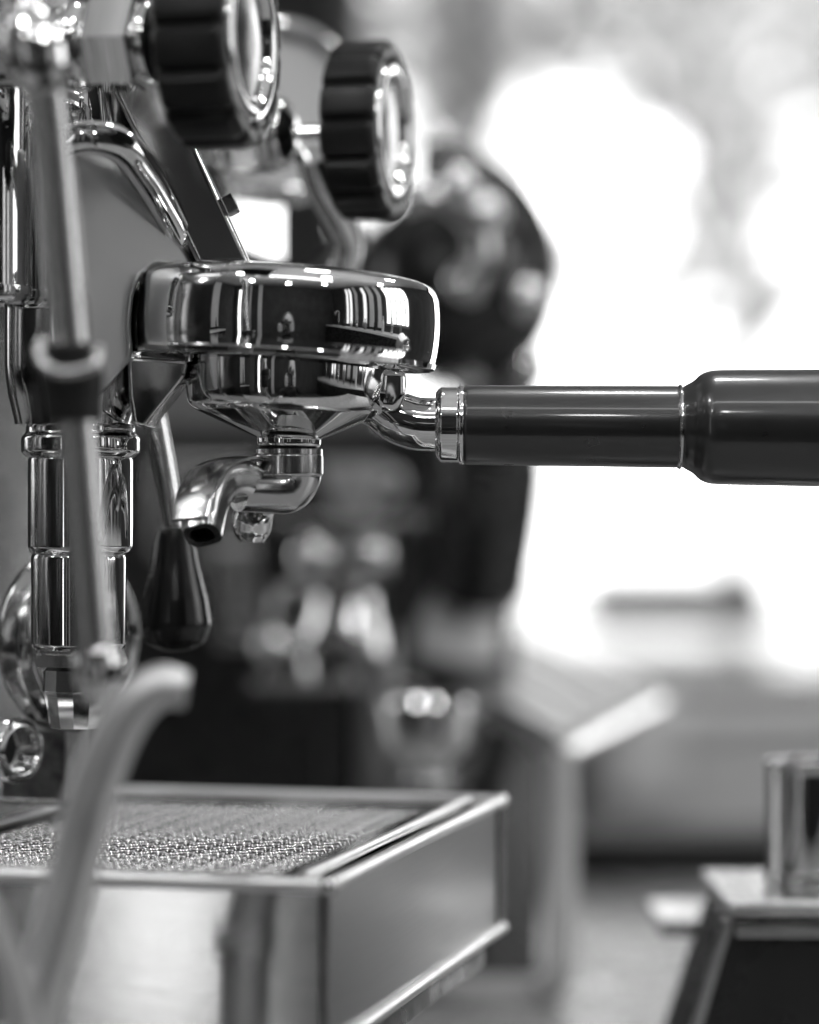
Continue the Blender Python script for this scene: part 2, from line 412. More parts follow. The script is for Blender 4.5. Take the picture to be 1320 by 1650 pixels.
pc = obj('pressure_chamber', lathe(ly([(0, 737), (84, 737), (85, 745), (85, 882), (80, 892), (0, 892)][::-1], 3), ax, Z, 72), CHROME, mac)
ax2 = P(127, 825, DG + .005); ax2.z = 0
obj('lower_chamber', lathe(ly([(0, 891), (74, 891), (77, 898), (77, 1040), (70, 1048), (0, 1048)][::-1], 3), ax2, Z, 72), CHROME, mac)
obj('lock_nut', lathe([(r * g, (CY - y) * g) for r, y in [(0, 1080), (66, 1080), (74, 1074), (74, 1055), (66, 1047), (0, 1047)]], ax2, Z, 6), CHROME_W, mac, 20)
obj('drain_outlet', lathe([(r * g, (CY - y) * g) for r, y in [(30, 1120), (34, 1172), (44, 1172), (52, 1120), (56, 1112), (54, 1079), (0, 1079)]], P(124, CY, DG), Z, 12), CHROME, mac, 20)

# group head bell, leaning a little to the right
TILT = R(3.4)
ga = Vector((math.sin(TILT), 0, math.cos(TILT)))
gc = P(462, 515, DG)
prof = [(0, -58), (176, -58), (182, -62), (238, -70), (243, -68), (245, -60)]
for q in range(9): 
    h = -56 + q * 12.5; prof.append((247.5 - 5.0 * ((h + 6) / 56) ** 2, h))
prof += [(241, 50), (238, 57), (232, 63), (222, 68), (200, 73), (150, 79), (80, 85), (0, 88)]
obj('group_head', lathe([(r * g, h * g) for r, h in prof], gc, ga, 128), CHROME, mac, 30)
# shoulder casting blending column and bell
obj('bell_shoulder', tube([P(262, 545, DG + .01), P(272, 500, DG + .006), P(306, 462, DG), P(360, 440, DG), P(420, 436, DG)], [30 * g, 42 * g, 42 * g, 30 * g, 14 * g], 40, 8), CHROME, mac)
wp = [(112, 228), (190, 228), (316, 428), (252, 428), (228, 446), (217, 476), (213, 520), (216, 576), (152, 652), (112, 652)]
obj('cast_web', prism([P(x, y, .908 + (x - 112) * .00010) for x, y in wp], Vector((-.004, .012, 0)), .002, 3), mat('satin_cast_chrome', .66, .34, 1, rvar=(20, .05)), mac)
# lock lug between the column and the portafilter
bl = MB()
prism([P(x, y, DG - .018) for x, y in [(204, 574), (302, 580), (299, 606), (264, 650), (233, 690), (214, 684), (207, 640)]], Y * .03, .0016, 3, mb=bl)
obj('lock_lug', bl, CHROME_W, mac)
# arm: flat diagonal bar
ab = prism([P(x, y, DG - .016) for x, y in [(168, 118), (258, 108), (404, 426), (318, 426)]], Y * .022, .0022, 4)
am = obj('support_arm', ab, mat('satin_arm', .66, .14, 1, rvar=(80, .03)), mac)
lx = (P(404, 426, DG) - P(258, 108, DG)).normalized(); ln = Vector((lx.z, 0, -lx.x))
obj('bolt_head', hexa(P(371, 330, DG - .012), lx * (15 * g), ln * (10 * g), Y * .005, .0006, 2), CHROME_W, am)
obj('feed_pipe', tube([P(96, 232, .898), P(150, 222, .896), P(196, 236, .900), P(232, 280, .910), P(264, 332, .920), P(292, 384, .930), P(312, 425, DG)], [27 * g, 27 * g, 28 * g, 27 * g, 25 * g, 23 * g, 23 * g], 32, 8), CHROME, mac)
# chrome sight tube at the far left
obj('side_cylinder', lathe([(r * g, h * g) for r, h in fillet([(0, -170), (52, -170), (60, -160), (60, 170), (48, 185), (0, 185)], 8)], P(-16, 318, .915), Z, 48), CHROME, mac)
obj('side_ring', lathe([(r * g, h * g) for r, h in fillet([(50, -6), (66, -6), (66, 8), (50, 8)], 2)], P(-16, 470, .915), Z, 48), CHROME, mac)

# valves, knobs
def flute(n, Rk, depth):
    def m(t, r, h):
        if r < Rk * .80: return r
        c = max(0, math.cos(n * t)); return r * (1 - depth * c ** 4)
    return m
def knob(c, Rk, L, parent):
    """fluted knob, centre of its body at c, facing E"""
    pr = fillet([(0, -L * .5), (Rk * .55, -L * .5), (Rk * .93, -L * .5), (Rk, -L * .42), (Rk, L * .40), (Rk * .94, L * .5), (Rk * .84, L * .5), (Rk * .78, L * .40), (0, L * .40)], Rk * .05, 4)
    o = obj('valve_knob', lathe(pr, c, E, 168, flute(14, Rk, .075), DV), KNOB, parent, 40)
    cap = [(Rk * .58, L * .38)] + [(Rk * (.68 - .09 * math.cos(a)), L * .42 + Rk * .075 * math.sin(a)) for a in [math.pi * q / 12 for q in range(13)]] + [(Rk * .78, L * .38)]
    obj('cap_ring', lathe(cap, c, E, 72), CHROME, o)
    obj('cap_disc', lathe(fillet([(Rk * .60, L * .40), (Rk * .45, L * .43), (Rk * .2, L * .455), (0, L * .46)], Rk * .03, 4), c, E, 64), DISC, o)
    return o
k1 = P(352, 65, .872); k2 = P(592, 211, 1.05)
knob(k1, .0338, .023, mac); knob(k2, .0334, .021, mac)
def valve(c, o, parent):
    """valve bonnet behind a knob: stem, gland, hexagon, body (all along -E)"""
    q = c - E * o
    obj('stem', lathe(fillet([(0, -.030), (.0028, -.030), (.0028, o), (0, o)], .0005), q, E, 24), CHROME, parent)
    obj('gland', lathe(fillet([(0, -.0225), (.0105, -.0225), (.0135, -.0205), (.0135, -.0175), (.010, -.0155), (.0055, -.0135), (0, -.0135)], .0012, 3), q, E, 40), CHROME, parent)
    obj('hex_nut', lathe(fillet([(0, -.0385), (.0140, -.0385), (.0155, -.0370), (.0155, -.0235), (.0135, -.0215), (0, -.0215)], .001, 3), q, E, 6, ref=DV), CHROME, parent, 20)
    obj('valve_body', lathe(fillet([(0, -.10), (.0125, -.10), (.0125, -.0465), (.0145, -.0445), (.0145, -.041), (.0115, -.038), (0, -.038)], .0015, 3), q, E, 40), CHROME, parent)
valve(k1, .003, mac); valve(k2, .014, mac)
# curved bracket and pipe of the second valve
obj('valve_bracket', tube([P(500, 250, 1.06), P(515, 300, 1.07), P(545, 350, 1.08), P(560, 400, 1.09), P(540, 470, 1.10)], [.006, .0062, .0065, .006, .006], 20, 6), CHROME, mac)
obj('valve_plate', hexa(M(-.127, .335, .239), E * .003, DV * .042, Z * .020, .002), CHROME, mac)
# round gauge behind the knobs, facing the camera side
ge = obj('gauge_case', lathe(fillet([(0, 0), (.040, 0), (.040, .022), (.036, .026), (.033, .024), (.033, .018), (0, .018)], .0015, 3), P(430, 190, 1.22), Vector((.35, -.93, .05)), 64), CHROME, mac)
obj('gauge_dial', lathe([(0, .0185), (.0325, .0185), (.0325, .0195), (0, .0195)], P(430, 190, 1.22), Vector((.35, -.93, .05)), 48), PALE, ge)

# lever with black grip behind the portafilter
lev = obj('lever_rod', tube([P(243, 640, 1.0), P(262, 740, 1.0), P(284, 870, 1.0)], .0042, 24, 6), CHROME, mac)
kk = k(1.0)
obj('lever_grip', lathe([(r * kk, h * kk) for r, h in fillet([(0, 0), (26, 0), (30, -12), (38, -60), (52, -120), (57, -160), (48, -188), (24, -200), (0, -202)], 8, 4)], P(280, 848, 1.0), Vector((-.02, 0, 1)), 48), BLACK, lev)
# hand-wheel ring, drain block at the left
ring = lathe(fillet([(.024, 0), (.031, 0), (.033, .004), (.033, .012), (.029, .016), (.024, .014), (.024, 0)], .0012, 3), P(88, 1030, 1.01), Vector((.82, -.56, 0)), 64)
obj('drain_wheel', ring, CHROME_W, mac)
blk = obj('drain_block', hexa(P(76, 1226, 1.03), E * .0125, DV * .014, Z * .0125, .001, 2), CAST, mac)
obj('block_plate', hexa(P(74, 1284, 1.03), E * .018, DV * .02, Z * .0012, .0005), CHROME_W, blk)
obj('block_ring', lathe(fillet([(.0075, 0), (.011, 0), (.012, .002), (.011, .005), (.0085, .006), (.0075, .004), (.0075, 0)], .0006, 3), P(18, 1208, .99), Vector((.80, -.60, 0)), 40), CHROME, blk)
obj('block_stay', tube([P(60, 1190, 1.03), P(-40, 1170, 1.06), P(-110, 1150, 1.09)], .006, 16, 5), CHROME_W, mac)

# steam wand hanging in front, out of focus
DW = .80; w_ = k(DW)
wa = obj('steam_wand', tube([P(70, 120, DW), P(84, 240, DW), P(98, 400, DW), P(112, 560, DW), P(124, 700, DW), P(138, 880, DW), P(150, 1040, DW), P(152, 1060, DW)], [32 * w_, 33 * w_, 33 * w_, 33 * w_, 33 * w_, 33 * w_, 34 * w_, 32 * w_], 40, 8), WANDM, mac)
obj('wand_joint', lathe([(r * w_, h * w_) for r, h in fillet([(0, -75), (30, -75), (36, -60), (50, -40), (58, -10), (58, 20), (46, 52), (30, 70), (30, 120), (0, 120)], 10, 4)], P(58, 85, DW), Vector((-.25, .1, 1)), 48), CHROME, wa)
obj('wand_elbow', tube([P(40, -10, DW), P(20, -30, DW + .02), P(-60, -40, DW + .05), P(-160, -40, DW + .09)], 26 * w_, 24, 6), CHROME, wa)
gr = obj('grip', lathe([(r * w_, h * w_) for r, h in fillet([(34, -64), (46, -64), (48, -30), (52, 0), (50, 30), (56, 40), (56, 60), (34, 62)], 5, 3)], P(116, 616, DW), Vector((-.07, 0, 1)), 40), RUBBER, wa)
obj('clip', tube([P(70, 548, DW - .012), P(62, 575, DW - .014), P(95, 600, DW - .016), P(150, 590, DW - .014), P(160, 560, DW - .01)], 9 * w_, 12, 5), STEEL, gr)
obj('tip', lathe([(r * w_, h * w_) for r, h in fillet([(0, -62), (14, -62), (24, -52), (38, -20), (40, 12), (34, 34), (30, 40), (0, 40)], 6, 4)], P(156, 1080, DW), Vector((-.05, 0, 1)), 40), CHROME, wa)

# ---------------------------------------------------------------- portafilter, locked into the group
pf = thing('portafilter', P(470, 880, DG), 'chrome portafilter with black handle and double spout, locked under the group head', 'portafilter')
pa = Vector((math.sin(R(1.6)), 0, math.cos(R(1.6)))); pcn = P(468, 620, DG)
body = [(0, -64), (44, -66), (50, -92), (53, -86), (152, -44), (162, -36), (166, -26), (168, -14), (171, 42), (160, 46), (0, 46)]
obj('basket_holder', lathe([(r * g, h * g) for r, h in fillet(body, [0, 4, 2, 2, 8, 8, 6, 6, 3, 3, 0], 4)], pcn, pa, 112), CHROME, pf, 30)
obj('outlet_neck', lathe([(r * g, h * g) for r, h in fillet([(0, -100), (50, -100), (52, -95), (52, -55), (0, -50)], 3)], pcn, pa, 64), CHROME, pf)
obj('gasket', lathe([(r * g, h * g) for r, h in fillet([(0, -108), (47, -108), (49, -104), (47, -99), (0, -99)], 2)], pcn, pa, 64), RUBBER, pf)
obj('locking_ear', prism([P(x, y, DG - .014) for x, y in [(596, 590), (655, 594), (656, 640), (640, 664), (606, 662), (598, 630)]], Y * .028, .003, 3), CHROME, pf)
obj('neck', tube([P(560, 640, DG), P(606, 652, DG), P(640, 672, DG), P(668, 682, DG), P(692, 684, DG), P(712, 684, DG)], [34 * g, 38 * g, 42 * g, 43 * g, 43 * g, 43 * g], 48, 8), CHROME, pf)
HA = Vector((1, -.03, -.009)).normalized()
def hx(pts, fr=2): return fillet([(r * g, (x - 745) * g) for x, r in pts], [q * g for q in fr] if isinstance(fr, list) else fr * g, 4)
ho = P(745, 685, DG)
obj('ferrule', lathe(hx([(702, 0), (702, 52), (706, 57), (711, 61), (738, 61), (741, 64), (747, 64), (748, 60), (748, 0)], 2), ho, HA, 80), CHROME, pf, 25)
hd = obj('handle', lathe(hx([(747, 0), (747, 62), (752, 64), (1090, 66), (1094, 64), (1100, 65), (1106, 69), (1116, 74), (1128, 86), (1142, 91), (1160, 92), (1520, 97), (1560, 92), (1580, 70), (1590, 0)], [0, 2, 3, 3, 2, 2, 3, 5, 10, 6, 10, 10, 20, 16, 0]), ho, HA, 96), HANDLE, pf, 40)
obj('groove_ring', lathe(hx([(1091, 60), (1091, 66), (1094, 68.5), (1097, 68), (1099, 60)], 1), ho, HA, 80), CHROME_W, hd)
# double spout
sp = obj('spout_elbow', tube([P(466, 724, DG), P(466, 745, DG), P(466, 768, DG), P(458, 784, DG - .001), P(440, 788, DG - .003), P(410, 788, DG - .006), P(384, 788, DG - .009)], [54 * g, 54 * g, 51 * g, 46 * g, 40 * g, 38 * g, 37 * g], 40, 8), STEEL, pf)
obj('spout_collar', lathe([(r * g, h * g) for r, h in fillet([(0, -26), (54, -26), (56, -22), (56, 8), (53, 12), (0, 12)], 3)], P(465, 742, DG), Z, 64), STEEL, pf)
def sq(c, s, p=3.2):
    r = (abs(c) ** p + abs(s) ** p) ** (-1 / p); return c * r, s * r
obj('near_spout', tube([P(404, 784, DG - .006), P(376, 772, DG - .012), P(348, 778, DG - .019), P(332, 806, DG - .026), P(327, 838, DG - .030), P(326, 862, DG - .034)], [34 * g, 35 * g, 35 * g, 34 * g, 31 * g, 28 * g], 40, 8, lambda c, s: (sq(c, s)[0] * .95, sq(c, s)[1] * 1.02), wall=.0022, ref=Z), STEEL, sp)
obj('spout_hood', tube([P(412, 740, DG - .004), P(376, 740, DG - .012), P(340, 756, DG - .022), P(316, 796, DG - .031), P(306, 836, DG - .036)], [30 * g, 33 * g, 36 * g, 36 * g, 34 * g], 32, 8, lambda c, s: (c * .13, sq(c, s, 5)[1] * 1.0), ref=Z), STEEL, sp)
obj('far_spout', tube([P(430, 790, DG + .010), P(418, 800, DG + .020), P(408, 825, DG + .026), P(406, 856, DG + .028), P(406, 874, DG + .028)], [34 * g, 34 * g, 34 * g, 31 * g, 20 * g], 32, 8), CHROME, sp)

# ---------------------------------------------------------------- drip tray
TRH = -.051
tr = thing('drip_tray', M(-.1, .12, TRH), 'brushed steel drip tray with perforated grate under the portafilter', 'drip tray')
LW = .30     # length to the left
obj('near_side', hexa(M(-LW / 2 - .003, .0025, -.027), E * (LW / 2 - .001), DV * .0015, Z * .0235, .0004), BRUSHED, tr)
obj('far_side', hexa(M(-LW / 2 - .003, .2515, -.027), E * (LW / 2 - .001), DV * .0015, Z * .0235, .0004), BRUSHED, tr)
obj('front_side', hexa(M(-.0035, .127, -.027), E * .0015, DV * .1215, Z * .0235, .0004), mat('satin_front_steel', .6, .32, 1, rvar=(30, .04, (1, 1, 50))), tr)
obj('base', hexa(M(-LW / 2, .127, -.0525), E * (LW / 2 - .006), DV * .122, Z * .0015, .0005), DARKST, tr)
RIMST = mat('rim_steel', .8, .38, 1, rvar=(90, .06))
def roll(p, q, r, name): return obj(name, tube([p, p.lerp(q, .5), q], r, 20, 2), RIMST, tr)
# rolled rims
roll(M(-.001, .000, -.0015), M(-.001, .254, -.0015), .0024, 'front_rim')
roll(M(-LW, .0005, -.0015), M(-.003, .0005, -.0015), .0026, 'near_rim')
roll(M(-LW, .2535, -.0015), M(-.003, .2535, -.0015), .0022, 'far_rim')
roll(M(-.0125, .012, -.0008), M(-.0125, .243, -.0008), .0018, 'inner_rim')
roll(M(-.001, .000, -.0505), M(-.001, .254, -.0505), .0021, 'bottom_rim')
obj('corner_cap', lathe([(0, -.0028)] + [(.0030 * math.sin(a), -.0030 * math.cos(a)) for a in [math.pi * q / 10 for q in range(1, 10)]] + [(0, .0028)], M(-.001, .0, -.0015), Z, 20), STEEL, tr)
obj('corner_cap', lathe([(0, -.0028)] + [(.0026 * math.sin(a), -.0026 * math.cos(a)) for a in [math.pi * q / 10 for q in range(1, 10)]] + [(0, .0028)], M(-.001, .254, -.0015), Z, 20), STEEL, tr)
obj('corner_post', tube([M(-.0015, .2535, -.004), M(-.0015, .2535, -.025), M(-.0015, .2535, -.049)], .0016, 12, 2), STEEL, tr)
obj('front_ledge', hexa(M(-.0075, .127, -.0040), E * .0042, DV * .117, Z * .0008, .0004), CHROME, tr)
obj('near_ledge', hexa(M(-LW / 2, .0065, -.0026), E * (LW / 2 - .006), DV * .0035, Z * .0007, .0003), BRUSHED, tr)
obj('far_ledge', hexa(M(-LW / 2, .2455, -.0026), E * (LW / 2 - .006), DV * .0055, Z * .0007, .0003), BRUSHED, tr)
# grate: plate with raised-lip holes
ge0, ge1, gd0, gd1, gz = -.160, -.0145, .0105, .240, -.0034
pe, pd = .0104, .0098
ne, nd = 12, 21
he0 = -.0318 - (ne - 1) * pe; hd0 = .024
gb = MB(); lb = MB()
def cell(ce, cd):
    n = 24; rings = []
    def ring(r, z, square=False):
        o = []
        for i in range(n):
            t = 2 * math.pi * (i + .5) / n; c, s = math.cos(t), math.sin(t)
            if square:
                m = max(abs(c), abs(s)); o.append(M(ce + c / m * pe / 2, cd + s / m * pd / 2, z))
            else: o.append(M(ce + c * r, cd + s * r * .93, z))
        return o
    R0 = .0043
    rr = [ring(0, gz, True), ring(R0 + .00030, gz), ring(R0 + .00018, gz + .0004), ring(R0, gz + .0006), ring(R0 - .00022, gz + .0004), ring(R0 - .00032, gz - .0004), ring(R0 - .0003, gz - .0016)]
    v = [p for q in rr[1:] for p in q]; f = []
    for q in range(len(rr) - 2):
        for i in range(n):
            j = (i + 1) % n; f.append((q * n + i, q * n + j, (q + 1) * n + j, (q + 1) * n + i))
    lb.add(v, f); gb.add(rr[0] + rr[1], [(i, (i + 1) % n, n + (i + 1) % n, n + i) for i in range(n)])
for i in range(ne):
    for j in range(nd): cell(he0 + i * pe, hd0 + j * pd)
ea, eb, da, db = he0 - pe / 2, he0 + (ne - .5) * pe, hd0 - pd / 2, hd0 + (nd - .5) * pd
def quad(e0, e1, d0, d1): gb.add([M(e0, d0, gz), M(e1, d0, gz), M(e1, d1, gz), M(e0, d1, gz)], [(0, 1, 2, 3)])
quad(ge0, ea, gd0, gd1); quad(eb, ge1, gd0, gd1); quad(ea, eb, gd0, da); quad(ea, eb, db, gd1)
gt = obj('grate', gb, mat('shaded_grate_steel', .09, .12, 1, rvar=(90, .06)), tr, 45)  # plate steel darkened in colour for the dark reflection it shows
obj('raised_lips', lb, mat('lit_lip_steel', .5, .13, 1), gt, 45)  # same steel lightened in colour for the glints on the lips
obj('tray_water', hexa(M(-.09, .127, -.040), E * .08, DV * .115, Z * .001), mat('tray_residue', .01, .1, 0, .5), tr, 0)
roll(M(-.158, .012, -.0012), M(-.158, .243, -.0012), .0016, 'left_rim')
obj('rear_shelf', hexa(M(-.222, .127, -.0016), E * .060, DV * .116, Z * .0012, .0005), STEEL, tr)

# ---------------------------------------------------------------- bent tube in the near foreground
DH = .755; h_ = k(DH)
ht = thing('bent_water_tube', P(44, 1700, DH) * 1.0, 'blurred grey bent tube rising in front of the drip tray', 'tube')
hb = P(40, 1700, DH); base = Vector((hb.x, hb.y, ZCT))
obj('pipe', tube([base, Vector((hb.x, hb.y, -.17)), P(52, 1650, DH), P(92, 1500, DH), P(128, 1360, DH), P(162, 1240, DH), P(205, 1150, DH), P(255, 1108, DH), P(300, 1112, DH)], [44 * h_, 44 * h_, 43 * h_, 41 * h_, 41 * h_, 41 * h_, 39 * h_, 35 * h_, 30 * h_], 40, 8, wall=.0015), GREYPIPE, ht)
obj('flange', lathe(fillet([(0, 0), (.018, 0), (.018, .004), (.011, .008), (.009, .014), (0, .014)], .001), base, Z, 40), GREYPIPE, ht)
obj('collar', lathe(fillet([(.007, -.004), (.0095, -.004), (.0095, .004), (.007, .004)], .001), P(42, 1690, DH), Vector((.15, 0, 1)), 40), CHROME, ht)
obj('side_stay', tube([P(58, 1690, DH), P(30, 1590, DH - .01), P(-10, 1490, DH - .02), P(-60, 1400, DH - .03)], 24 * h_, 20, 6), GREYPIPE, ht)

# ---------------------------------------------------------------- second machine behind
m2 = thing('background_machine', P(500, 1400, 1.75), 'blurred dark espresso machine behind the portafilter', 'coffee machine')
obj('dark_body', hexa(P(420, 1160, 1.85), X * .165, Y * .08, Z * .195, .01, 3), DARKBODY, m2)
obj('top_panel', hexa(P(330, 690, 1.86), X * .12, Y * .07, Z * .05, .008, 3), GREYBODY, m2)
obj('black_bell', lathe(fillet([(0, -.05), (.03, -.05), (.046, -.03), (.05, .0), (.046, .03), (.026, .05), (0, .055)], .012, 4), P(726, 455, 1.5), Vector((.3, -.9, .3)), 48), BLACK, m2)
obj('bell_post', tube([P(790, 470, 1.52), P(800, 600, 1.53), P(790, 760, 1.55), P(770, 930, 1.6)], [.026, .022, .03, .03], 20, 6), DARKST, m2)
def arc(c, r, a0, a1, D, th, n=9): return tube([P(c[0] + r * math.cos(a), c[1] - r * math.sin(a), D) for a in [R(a0 + (a1 - a0) * q / n) for q in range(n + 1)]], th, 16, 4)
obj('chrome_hoop', arc((690, 400), 85, 120, -50, 1.42, .008), CHROME, m2)
obj('outer_hoop', arc((690, 440), 165, 95, -60, 1.5, .016), BLACK, m2)
for i, (x, y, r, D) in enumerate([(565, 372, .012, 1.42), (752, 455, .012, 1.45), (752, 598, .013, 1.5), (845, 592, .013, 1.5), (505, 898, .013, 1.5), (598, 896, .014, 1.5), (440, 1040, .011, 1.5), (735, 300, .012, 1.42), (778, 345, .012, 1.42), (846, 480, .012, 1.46)]):  # chrome balls added only for their blurred highlight discs
    obj('highlight_ball', lathe([(0, -r)] + [(r * math.sin(a), -r * math.cos(a)) for a in [math.pi * q / 14 for q in range(1, 14)]] + [(0, r)], P(x, y, D), Z, 28), CHROME, m2)
    # short stud that carries the added ball
    obj('ball_stud', tube([P(x, y, D) + Y * r * .8, P(x, y, D) + Vector((-.01, .12, 0)), P(x, y, D) + Vector((-.03, .3, 0))], .004, 8, 2), DARKST, m2)

# ---------------------------------------------------------------- things on the counters
def cup(x, yb, D, r, h, label):
    o = P(x, yb, D); t = thing('cup', o, label, 'cup', 'white highlight stand-ins behind the portafilter')
    obj('bowl', lathe(fillet([(0, 0), (r * .55, 0), (r * .6, .004), (r * .95, h * .7), (r, h), (r * .94, h), (r * .86, h * .7), (r * .5, .007), (0, .007)], .003, 3), o, Z, 40), CERAM, t)
    a = o + Vector((r * .9, 0, h * .75))
    obj('handle', tube([a, a + Vector((r * .45, 0, 0)), a + Vector((r * .5, 0, -h * .3)), a + Vector((-r * .08, 0, -h * .45))], .0035, 12, 5), CERAM, t)
    return t

# tilted stand with a slatted pale top and bent tube leg
st = thing('slatted_stand', P(880, 1610, 1.44), 'dark stand with pale slatted top and bent tube leg, blurred behind the tray', 'stand')
F_, R_, L_ = P(900, 1200, 1.40), P(1062, 1118, 1.72), P(668, 1062, 1.95)
eu, ev = R_ - F_, L_ - F_
nn = eu.cross(ev).normalized(); nn = nn if nn.z > 0 else -nn
for i in range(5):
    a = (i + .04) / 5; b = (i + .93) / 5
    obj('slat', prism([F_ + eu * a, F_ + eu * b, F_ + eu * b + ev, F_ + eu * a + ev], nn * .005, .001, 2), WOOD, st)
obj('rim_bar', tube([L_ - nn * .006, (L_ + F_) / 2 - nn * .006, F_ - nn * .006], .0065, 16, 2), GREYBODY, st)
obj('front_bar', tube([F_ - nn * .006, (R_ + F_) / 2 - nn * .006, R_ - nn * .006], .006, 16, 2), STEEL, st)
fz = P(900, 1610, 1.42)
obj('tube_leg', tube([P(900, 1205, 1.405), P(902, 1350, 1.41), P(904, 1500, 1.41), P(900, 1562, 1.41), P(876, 1596, 1.42), P(800, 1600, 1.45), P(720, 1596, 1.48)], .0085, 20, 6), PALE, st)
obj('dark_side', prism([P(664, 1090, 1.60), P(880, 1216, 1.425), P(866, 1585, 1.425), P(560, 1580, 1.58), P(560, 1090, 1.60)], Y * .02, .002, 2), DARKBODY, st)
obj('rear_post', tube([P(600, 1050, 1.50), P(602, 1300, 1.50), P(604, 1600, 1.50)], .011, 16, 3), GREYBODY, st)
obj('dark_post', tube([P(540, 1060, 1.50), P(542, 1300, 1.50), P(544, 1600, 1.50)], .009, 16, 3), BLACK, st)
# white jug on the stand
jg = thing('white_jug', P(735, 1066, 1.62), 'blurred white jug standing behind the portafilter on the slatted stand', 'jug')
kj = k(1.62); jo = P(735, 1066, 1.62)
obj('body', lathe([(r * kj, h * kj) for r, h in fillet([(0, 0), (66, 0), (70, 10), (66, 60), (40, 110), (36, 150), (48, 200), (52, 240), (47, 240), (30, 150), (0, 120)], 14, 4)], jo, Z, 40), CERAM, jg)
obj('handle', tube([jo + Vector((.015, 0, .075)), jo + Vector((.034, 0, .07)), jo + Vector((.036, 0, .04)), jo + Vector((.02, 0, .02))], .004, 12, 5), CERAM, jg)
# steel ledges of the background machine
obj('ledge', hexa(P(540, 1098, 1.52), X * .045, Y * .03, Z * .003, .001), STEEL, m2)
obj('upper_ledge', hexa(P(560, 838, 1.62), X * .045, Y * .03, Z * .003, .001), STEEL, m2)
obj('side_panel', hexa(P(385, 960, 1.62), X * .013, Y * .01, Z * .03, .004, 3), STEEL, m2)
obj('upper_side_panel', hexa(P(330, 820, 1.64), X * .03, Y * .01, Z * .03, .004, 3), STEEL, m2)
# steel pitcher
def pitcher(x, yb, D, r, h, label):
    o = P(x, yb, D); t = thing('milk_pitcher', o, label, 'pitcher', None)
    obj('body', lathe(fillet([(0, 0), (r, 0), (r * 1.02, .004), (r * .96, h * .45), (r * .72, h * .75), (r * .78, h), (r * .75, h), (r * .68, h * .75), (r * .9, h * .4), (0, .003)], .006, 4), o, Z, 48), CHROME, t)
    a = o + Vector((-r * .75, 0, h * .85))
    obj('handle', tube([a, a + Vector((-r * .55, 0, -.002)), a + Vector((-r * .62, 0, -h * .45)), a + Vector((-r * .18, 0, -h * .6))], .004, 12, 6), CHROME, t)
pitcher(560, 1090, 1.52, .027, .056, 'blurred steel milk pitcher behind the spout')
cup(568, 830, 1.62, .019, .031, 'blurred white cup standing in for a window highlight, on the upper ledge right of the spout')  # white shape added in place of a window reflection on steel
bw = thing('steel_bowl', P(690, 1240, 1.47), 'blurred shiny steel bowl under the slatted stand', 'bowl')
obj('bowl', lathe(fillet([(0, 0), (.014, 0), (.024, .012), (.028, .034), (.026, .034), (.021, .012), (0, .004)], .004, 4), P(690, 1240, 1.40), Z, 40), CHROME, bw)
obj('foot', lathe(fillet([(0, -.006), (.016, -.006), (.012, 0), (0, 0)], .001), P(690, 1240, 1.40), Z, 32), CHROME, bw)
# grinder at the bottom right with a steel dosing cup on it
gd = thing('grinder_base', P(1300, 1860, 1.12), 'dark wedge-shaped grinder base with pale steel top at the bottom right', 'grinder')
zt = -.151
def G(px, D, z=zt): return Vector(((px - CX) / FPX * D, D, z))
x0, x1 = G(1168, 1.08).x, G(1560, 1.08).x
xb = G(1190, 1.18).x
obj('top_plate', prism([Vector((x0, 1.08, zt - .007)), Vector((x1, 1.08, zt - .007)), Vector((x1, 1.175, zt - .007)), Vector((x0, 1.175, zt - .007))], Z * .007, .003, 3), STEEL, gd)
xo = G(1062, 1.08).x
obj('dark_body', prism([Vector((x0 + .003, 1.084, zt - .0085)), Vector((x1, 1.084, zt - .0085)), Vector((x1, 1.084, ZCT + .002)), Vector((xo, 1.084, ZCT + .002))], Y * .09, .003, 3), DARKBODY, gd)
obj('edge_trim', prism([Vector((x0 - .001, 1.081, zt - .0075)), Vector((x0 + .004, 1.081, zt - .0075)), Vector((xo + .003, 1.081, ZCT + .002)), Vector((xo - .002, 1.081, ZCT + .002))], Y * .005, .001, 2), STEEL, gd)
obj('front_lip', hexa(Vector(((x0 + x1) / 2 + .002, 1.080, zt - .0115)), X * ((x1 - x0) / 2 - .002), Y * .0025, Z * .0025, .001), STEEL, gd)
obj('side_shelf', hexa(P(1122, 1478, 1.22), X * .019, Y * .035, Z * .003, .0012), STEEL, gd)
dc = thing('dosing_cup', Vector((G(1302, 1.125).x, 1.125, zt)), 'shiny steel dosing cup standing on the grinder base', 'cup')
rc = .0165
obj('cup_wall', lathe(fillet([(0, 0), (rc * .96, 0), (rc, .002), (rc, .046), (rc * 1.03, .048), (rc * 1.03, .0505), (rc * .94, .0505), (rc * .92, .004), (0, .004)], .0008, 3), Vector((G(1302, 1.125).x, 1.125, zt)), Z, 56), CHROME, dc)
obj('base_band', lathe(fillet([(rc * .9, .001), (rc * 1.04, .001), (rc * 1.04, .006), (rc * .9, .006)], .0008, 3), Vector((G(1302, 1.125).x, 1.125, zt)), Z, 56), STEEL, dc)
